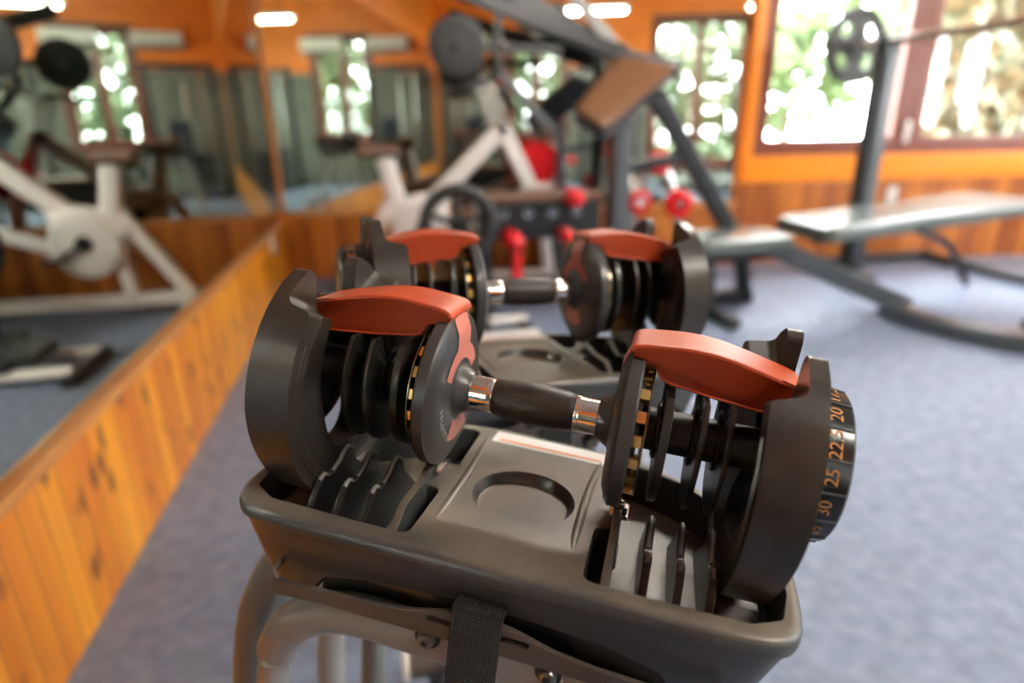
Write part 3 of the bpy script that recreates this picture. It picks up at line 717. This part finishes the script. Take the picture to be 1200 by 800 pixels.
bm = NB(); bar(bm, bn((1.58, 3.0, .36)), bn((2.12, 2.98, .37)), .07, .09); link('seat_rail', bm, M_DGREY, BN)
bm = NB(); bar(bm, bn((1.95, 2.94, .415)), bn((2.75, 2.78, .055)), .10, .11); link('main_beam', bm, M_MGREY, BN)
bm = NB(); tube(bm, [bn(p) for p in ((2.66, 2.79, .05), (2.66, 2.58, .045), (2.72, 2.38, .045), (2.80, 2.24, .045), (2.90, 2.14, .045), (2.98, 2.10, .045))], 1, sect=rect(.12, .08), smooth=5); link('curved_foot', bm, M_MGREY, BN)
bm = NB(); bar(bm, bn((2.30, 3.0, .41)), bn((3.62, 3.2, .46)), .06, .05); link('back_rail', bm, M_DGREY, BN)
bm = NB(); tube(bm, [bn((2.95, 2.98, .425)), bn((3.3, 3.1, .30)), bn((3.6, 3.2, .02))], .022, 10, 4); link('prop', bm, M_BLACK, BN)
bm = NB(); bar(bm, bn((1.66, 3.0, .36)), bn((1.72, 3.02, .03)), .05, .06); bar(bm, bn((1.72, 2.80, .03)), bn((1.72, 3.14, .03)), .06, .06); link('leg', bm, M_DGREY, BN)
for y in (2.78, 3.14):
    bm = NB(); box(bm, bn((1.72, y, .035)), (.075, .05, .07), .012); link('end_cap', bm, M_RUBBER, BN)

RK = empty('barbell_rack', (3.03, 3.55, 0), label='slate grey upright of the barbell rack standing behind the bench', cat='rack')
def upright(x, y, foot0, foot1):
    bm = NB(); bar(bm, (x, y, 0), (x, y, 1.40), .095, .12, up=(0, 1, 0)); bar(bm, (x, y + foot0, .035), (x, y + foot1, .035), .07, .07); link('post', bm, M_MGREY, RK)
    bm = NB(); box(bm, (x, y, 1.4130), (.11, .09, .05), .004)
    for dx in (-.048, .048): box(bm, (x + dx, y, 1.455), (.016, .08, .10), .006)
    link('hook', bm, M_BLACK, RK)
upright(0, 0, -.2, .42); upright(.10, -1.45, -.3, .3)
bm = NB(); bar(bm, (-.066, .0, .08), (-.066, .0, 1.38), .03, .05, up=(0, 1, 0)); link('inner_bar', bm, M_BLACK, RK)
bm = NB(); bar(bm, (.0, .36, .05), (.9, .36, .05), .06, .06); bar(bm, (.9, .36, .05), (.9, -1.45, .05), .06, .06); bar(bm, (.9, -1.45, .05), (.1, -1.45, .05), .06, .06); link('floor_rail', bm, M_DGREY, RK)

BB = empty('barbell', (2.995, 3.85, 1.4630), label='steel barbell running along the top of the rack in front of the window', cat='barbell')
A = Vector((.0, .18, 0)); dirb = Vector((.066, -1.0, 0)).normalized()
bm = NB(); tube(bm, [A, A + dirb * .34], .018, 12); link('sleeve', bm, M_SHAFT, BB)
bm = NB(); tube(bm, [A + dirb * .34, A + dirb * 2.3], .024, 14); lathe(bm, [(.03, 0), (.036, .005), (.036, .03), (.03, .035)], 'y', A + dirb * .355, 18); link('shaft', bm, M_SHAFT, BB)
PLT = tag(empty('weight_plate', A + dirb * .22 + Vector((2.995, 3.85, 1.4630))), 'black weight plate with grip holes on the end of the barbell', 'weight plate')
PLT.rotation_euler = (0, 0, math.atan2(dirb.x, -dirb.y) )
bm = NB(); lathe(bm, [(r * 1.25, y) for r, y in [(.165, -.02), (.18, -.018), (.183, -.010), (.183, .010), (.18, .018), (.165, .02), (.158, .008), (.06, .008), (.05, .022), (.0152, .022), (.0152, -.022), (.05, -.022), (.06, -.008), (.158, -.008), (.165, -.02)]], 'y', n=48, cap=False)
po = link('disc', bm, M_RUBBER, PLT)
cs = []
for k in range(4):
    t = PI / 4 + k * PI / 2; q = NB(); pp = [(.134 * math.cos(t + a) + .034 * math.cos(t) * math.cos(b) , .134 * math.sin(t + a) + .034 * math.sin(t) * math.cos(b)) for a, b in [(.36 * math.sin(2 * PI * i / 20), 2 * PI * i / 20) for i in range(20)]]
    prism(q, pp, 'y', -.05, .05); c_ = link('cut', q, None, PLT); cs.append(c_)
boolean(po, cs)

# ================================================================== PREACHER CURL BENCH
PR = empty('preacher_curl_bench', (1.3, 3.25, 0), label='preacher curl bench with a sloping brown arm pad on dark grey posts', cat='bench')
def pr(x, z, y=3.25): return Vector((x - 1.3, y - 3.25, z))
bm = NB(); cs4 = [pr(1.31, 1.405, 3.45), pr(1.59, 1.335, 3.32), pr(1.06, .985, 3.0), pr(.94, 1.115, 3.12)]
pad(bm, cs4, .02); link('arm_pad', bm, M_PADBROWN, PR)
bm = NB(); n4 = (cs4[1] - cs4[0]).cross(cs4[3] - cs4[0]).normalized(); n4 = n4 if n4.z > 0 else -n4
pad(bm, [p - n4 * .022 + (p - sum(cs4, Vector()) / 4) * .03 for p in cs4], .055); bar(bm, cs4[0] - n4 * .05 + Vector((0, 0, .0)), cs4[1] - n4 * .05, .10, .09, rad=.45); link('pad_backing', bm, M_PADBLUE, PR)
bm = NB(); bar(bm, pr(1.24, 0), pr(1.235, 1.06), .09, .13, up=(0, 1, 0)); link('post', bm, M_MGREY, PR)
bm = NB(); bar(bm, pr(1.42, 1.17), pr(2.02, .30), .075, .09); link('brace', bm, M_DGREY, PR)
bm = NB(); bar(bm, pr(1.28, .80), pr(1.66, .86), .05, .06); link('cross_bar', bm, M_DGREY, PR)
bm = NB(); bar(bm, pr(1.2, .04), pr(2.1, .04), .08, .08); bar(bm, pr(2.02, .31), pr(2.06, .05), .07, .08, up=(0, 1, 0)); link('base', bm, M_DGREY, PR)
bm = NB(); bar(bm, pr(1.24, .04, 3.0), pr(1.24, .04, 3.5), .07, .07); link('foot', bm, M_DGREY, PR)

# ================================================================== WHITE EXERCISE BIKE
BK = empty('exercise_bike', (.3, 3.85, 0), label='white exercise bike between the dumbbells and the back mirror', cat='exercise bike')
def bk(x, z, y=3.85): return Vector((x - .3, y - 3.85, z))
bm = NB(); bar(bm, bk(.72, 1.02), bk(.20, .54), .075, .10); link('main_tube', bm, M_WHITE, BK)
bm = NB(); bar(bm, bk(.70, 1.03), bk(.95, .52), .075, .09); bar(bm, bk(.95, .53), bk(1.0, .1), .07, .08, up=(0, 1, 0)); link('fork', bm, M_WHITE, BK)
bm = NB(); tube(bm, [bk(.0, .86), bk(.035, .70), bk(.07, .55)], 1, sect=rect(.09, .11, .3), smooth=3); link('seat_post', bm, M_WHITE, BK)
bm = NB(); lathe(bm, [(.02, -.075), (.17, -.07), (.19, -.05), (.19, .05), (.17, .07), (.02, .075)], 'y', bk(.20, .44) + Vector((0, 0, 0)), 36); tube(bm, [bk(-.02, .50), bk(.08, .56), bk(.22, .60), bk(.36, .58)], .055, 12, 4); link('crank_cover', bm, M_WHITE, BK)
bm = NB(); lathe(bm, [(.045, -.085), (.045, .085)], 'y', bk(.2, .45), 20)
for s, a in ((-1, .5), (1, .5 + PI)):
    p0 = bk(.2, .45) + Vector((0, s * .09, 0)); p1 = p0 + Vector((math.cos(a) * .16, 0, math.sin(a) * -.16)); bar(bm, p0, p1, .02, .03, up=(0, 1, 0)); box(bm, p1 + Vector((0, s * .05, 0)), (.09, .09, .025), .006)
link('crank', bm, M_BLACK, BK)
bm = NB(); bar(bm, bk(.03, .62), bk(-.28, .12), .07, .075); link('rear_leg', bm, M_WHITE, BK)
bm = NB(); bar(bm, bk(-.30, .1), bk(1.02, .1), .07, .07); bar(bm, bk(.06, .4), bk(.03, .1), .07, .07, up=(0, 1, 0)); bar(bm, bk(.34, .40), bk(1.0, .66), .05, .07); link('base_rail', bm, M_WHITE, BK)
for x in (-.29, 1.0):
    bm = NB(); bar(bm, bk(x, .045, 3.62), bk(x, .045, 3.97), .07, .07); st_ = link('stabilizer', bm, M_WHITE, BK)
    for y in (3.6, 3.985):
        q = NB(); box(q, bk(x, .045, y), (.085, .05, .088), .01); link('end_cap', q, M_RUBBER, st_)
bm = NB(); box(bm, bk(-.03, .90), (.26, .20, .075), .035, seg=3)
for v in bm.verts:
    if v.co.x > bk(.02, 0).x: v.co.y *= .55
link('saddle', bm, M_PADBROWN, BK)
bm = NB(); bar(bm, bk(.66, 1.0), bk(.57, 1.26), .035, .05); bar(bm, bk(.72, 1.0, 3.80), bk(.63, 1.26, 3.80), .02, .05); link('mast', bm, M_STEEL, BK)
bm = NB(); tube(bm, [bk(.42, 1.22, 3.62), bk(.55, 1.27, 3.62), bk(.60, 1.26, 3.75), bk(.60, 1.26, 3.95), bk(.55, 1.27, 4.08), bk(.42, 1.22, 4.08)], .016, 10, 4); link('handlebar', bm, M_RUBBER, BK)

# red spinning bike behind it
SP = empty('spinning_bike', (.98, 4.07, 0), label='red flywheel bike with a white guard band right of the white bike', cat='exercise bike')
bm = NB(); lathe(bm, [(.03, -.05), (.14, -.05), (.155, -.03), (.155, .03), (.14, .05), (.03, .05)], 'y', (-.02, -.02, .78), 32); link('flywheel_cover', bm, M_REDV, SP)
bm = NB(); torus(bm, (-.02, -.07, .78), .17, .028, 'y', 24, 8, -1.15, .25); link('guard_band', bm, M_WHITE, SP)
bm = NB(); bar(bm, (.0, .06, .78), (.12, .06, .06), .05, .06); bar(bm, (-.02, .06, .8), (.16, .06, .62), .04, .05); bar(bm, (-.35, .06, .05), (.35, .06, .05), .07, .07); link('frame', bm, M_DGREY, SP)
bm = NB(); bar(bm, (.16, .06, .05), (.16, .06, .78), .05, .05, up=(0, 1, 0)); link('seat_post', bm, M_DGREY, SP)
bm = NB(); box(bm, (.16, .06, .80), (.22, .16, .05), .02); link('saddle', bm, M_REDV, SP)

# rowing machine: black fan wheel, pale rails
RW_ = empty('rowing_machine', (.32, 2.93, .0), label='black fan wheel rowing machine with pale floor rails behind the far dumbbell', cat='rowing machine')
bm = NB(); torus(bm, (0, 0, .595), .158, .032, 'y', 36, 10); 
for k in range(5):
    t = 2 * PI * k / 5 + .3; bar(bm, (0, 0, .595), (.15 * math.cos(t), 0, .595 + .15 * math.sin(t)), .03, .02, up=(0, 1, 0))
lathe(bm, [(.05, -.04), (.05, .04)], 'y', (0, 0, .595), 20); link('fan_wheel', bm, M_RUBBER, RW_)
bm = NB(); bar(bm, (.0, .055, .61), (.12, .055, .04), .03, .05); bar(bm, (.0, -.055, .61), (.12, -.055, .04), .03, .05); bar(bm, (0, -.07, .595), (0, .07, .595), .03, .03); bar(bm, (.12, -.13, .05), (.12, .15, .05), .04, .04); link('fork', bm, M_DGREY, RW_)
for y in (-.12, .14):
    bm = NB(); bar(bm, (-.38, y, .055), (.36, y, .055), .05, .045, rad=.4); link('rail', bm, M_WHITE, RW_)
bm = NB(); box(bm, (-.12, 0, .12), (.26, .22, .06), .025); bar(bm, (-.12, -.15, .09), (-.12, .17, .09), .04, .03); link('seat', bm, M_RUBBER, RW_)
for x in (-.38, .34):
    bm = NB(); bar(bm, (x, -.2, .03), (x, .22, .03), .05, .05); link('foot', bm, M_RUBBER, RW_)

# leg extension machine with red rollers
LX = empty('leg_extension_machine', (.8, 3.3, 0), label='low black leg machine with red foam rollers behind the far grip', cat='weight machine')
bm = NB(); box(bm, (-.02, 0, .56), (.66, .3, .20), .02); link('body', bm, M_BLACK, LX)
bm = NB(); box(bm, (-.02, -.02, .675), (.66, .32, .03), .012); link('top_pad', bm, M_PADBROWN, LX)
for x, z, r, nm in ((-.19, .475, .052, 'roller'), (.09, .49, .034, 'roller'), (.13, .68, .045, 'roller')):
    bm = NB(); lathe(bm, [(r * .6, -.24), (r * .95, -.23), (r, -.21), (r, -.09), (r * .95, -.07), (r * .6, -.06)], 'y', (x, -.05, z), 20); ball(bm, (x, -.285, z), r * .75, seg=12); link(nm, bm, M_REDV, LX)
bm = NB(); bar(bm, (-.16, -.18, .40), (-.16, -.18, .22), .05, .05, up=(0, 1, 0)); link('weight_pin', bm, M_REDV, LX)
bm = NB()
for x in (-.3, .26): bar(bm, (x, 0, .47), (x, 0, .04), .06, .08, up=(0, 1, 0)); bar(bm, (x, -.1, .03), (x, .25, .03), .06, .06)
bar(bm, (-.3, 0, .2), (.26, 0, .2), .05, .05); link('frame', bm, M_DGREY, LX)
bm = NB()
for k in range(4): torus(bm, (-.22 + k * .13, -.155, .6), .02, .006, 'y', 16, 6)
link('chrome_eye', bm, M_CHROME, LX)

# stand with red weights, left of the window corner
WS = empty('weight_stand', (1.66, 3.72, 0), label='small silver arched stand behind the preacher bench holding red weights', cat='stand')
bm = NB(); tube(bm, [(-.16, 0, 0), (-.14, 0, .45), (-.06, 0, .74), (.06, 0, .74), (.16, 0, .45), (.2, 0, 0)], .03, 12, 5); link('arch', bm, M_STEEL, WS)
bm = NB(); bar(bm, (-.18, -.2, .02), (-.18, .2, .02), .05, .04); link('foot', bm, M_RUBBER, WS)
bm = NB(); bar(bm, (.2, -.2, .02), (.2, .2, .02), .05, .04); link('foot', bm, M_RUBBER, WS)
for x, z, r in ((-.03, .80, .07), (-.15, .57, .075), (.11, .55, .085)):
    bm = NB(); tube(bm, [(x, 0, z), (x, -.17, z)], .012, 10); link('peg', bm, M_STEEL, WS)
for x, z, r, l in ((-.03, .80, .07, 'topmost red weight on the small silver arched stand'), (-.15, .57, .075, 'lower left red weight on the small silver arched stand'), (.11, .55, .085, 'lower right red weight on the small silver arched stand')):
    w = tag(empty('weight_plate', (1.66 + x, 3.72 - .11, z)), l, 'weight plate', 'red weights on the small stand')
    bm = NB(); lathe(bm, [(.013, -.03), (r * .9, -.03), (r, -.02), (r, .02), (r * .9, .03), (.013, .03), (.013, -.03)], 'y', n=28, cap=False); link('disc', bm, M_REDV, w)
    bm = NB(); lathe(bm, [(.013, -.034), (.028, -.034), (.028, -.029), (.013, -.029), (.013, -.034)], 'y', n=20, cap=False); link('hub', bm, M_CHROME, w)

# plate loaded lever machine above, behind the preacher bench
LM = empty('lever_machine', (.95, 4.05, 0), label='dark grey lever machine with long slanting arms behind the preacher bench', cat='weight machine')
def lm(x, z, y=3.95): return Vector((x - .95, y - 4.05, z))
bm = NB(); bar(bm, lm(.42, 1.78), lm(1.52, 1.42), .06, .09); bar(bm, lm(.80, 1.80, 4.1), lm(1.52, 1.44, 4.1), .06, .10); link('lever_arm', bm, M_DGREY, LM)
bm = NB(); bar(bm, lm(1.17, 1.82, 4.1), lm(1.46, 1.48, 4.0), .06, .07); link('silver_arm', bm, M_STAND, LM)
bm = NB(); bar(bm, lm(1.50, 1.50, 4.05), lm(1.50, .03, 4.05), .08, .08, up=(0, 1, 0)); bar(bm, lm(1.5, .04, 3.97), lm(1.5, .04, 4.22), .08, .08); link('column', bm, M_DGREY, LM)
bm = NB(); tube(bm, [lm(.72, 1.32), lm(.98, 1.05, 3.92), lm(1.07, .95, 3.90), lm(1.09, .8, 3.90), lm(1.09, .0, 3.90)], 1, sect=rect(.05, .06), smooth=3, up=(0, 1, 0)); link('bent_leg', bm, M_MGREY, LM)
bm = NB(); bar(bm, lm(.46, 1.46), lm(1.1, 1.45), .04, .05); tube(bm, [lm(.46, 1.46, 3.95), lm(.46, 1.46, 3.80)], .017, 12); bar(bm, lm(.72, 1.32), lm(.72, 1.68), .04, .04, up=(0, 1, 0)); link('link_bar', bm, M_DGREY, LM)
bm = NB(); box(bm, lm(.74, 1.29), (.06, .06, .06), .02); link('red_joint', bm, M_REDV, LM)
w = tag(empty('weight_plate', (.46, 3.86, 1.46)), 'black weight plate at the left end of the lever machine arm', 'weight plate')
bm = NB(); lathe(bm, [(.02, -.02), (.15, -.02), (.165, -.012), (.165, .012), (.15, .02), (.02, .02), (.02, -.02)], 'y', n=36, cap=False); torus(bm, (0, -.02, 0), .11, .008, 'y', 30, 6); link('disc', bm, M_RUBBER, w)

# ================================================================== MACHINES ALONG THE OTHER WALLS, SEEN IN THE MIRRORS
def make_gym(name, label):
    g = empty(name, label=label, cat='weight machine', group='weight machines seen in the mirrors')
    bm = NB()
    for x in (-.45, .45): bar(bm, (x, 0, .03), (x, 0, 1.95), .07, .09, up=(0, 1, 0)); bar(bm, (x, -.7, .04), (x, .3, .04), .07, .07)
    bar(bm, (-.5, 0, 1.92), (.5, 0, 1.92), .08, .08); bar(bm, (-.45, -.6, .05), (.45, -.6, .05), .07, .07); link('frame', bm, M_DGREY, g)
    for k in range(10):
        bm = NB(); box(bm, (.15, .02, .12 + k * .055), (.32, .12, .05), .005); link('stack_weight', bm, M_MGREY, g)
    bm = NB()
    for x in (.03, .27): tube(bm, [(x, .02, .06), (x, .02, 1.9)], .012, 8)
    link('guide_rod', bm, M_STEEL, g)
    bm = NB(); tube(bm, [(-.42, -.35, 1.75), (-.2, -.38, 1.82), (.2, -.38, 1.82), (.42, -.35, 1.75)], .018, 8, 4); tube(bm, [(0, -.38, 1.82), (0, -.02, 1.9)], .006, 6); link('pull_bar', bm, M_STEEL, g)
    bm = NB(); box(bm, (-.1, -.55, .48), (.34, .34, .07), .03); box(bm, (-.1, -.28, .85), (.3, .08, .6), .03, rotm('X', .12)); link('seat', bm, M_PADBLUE, g)
    bm = NB(); bar(bm, (-.1, -.45, .45), (-.1, -.45, .05), .06, .06, up=(0, 1, 0)); bar(bm, (-.1, -.22, .8), (-.1, 0, .8), .05, .05); link('seat_post', bm, M_DGREY, g)
    return g
g0 = make_gym('multi_gym', 'dark cable machine in the mirror at the left of the wall behind')
spots = [(-.12, -2.1, PI, None), (2.2, -2.15, PI, 'dark cable machine in the mirror between the two bright windows'), (5.0, -2.15, PI, 'dark cable machine in the mirror right of the tall bright window'),
         (6.1, 1.15, -PI / 2, 'dark cable machine in the mirror between the windows of the right wall'), (6.1, 2.75, -PI / 2, 'dark cable machine by the right wall near the window corner'), (6.1, -.65, -PI / 2, 'dark cable machine by the right wall farthest from the window')]
for i, (x, y, r, l) in enumerate(spots):
    g = g0 if i == 0 else copy_tree(g0)
    g.location = (x, y, 0); g.rotation_euler = (0, 0, r)
    if l: g['label'] = l
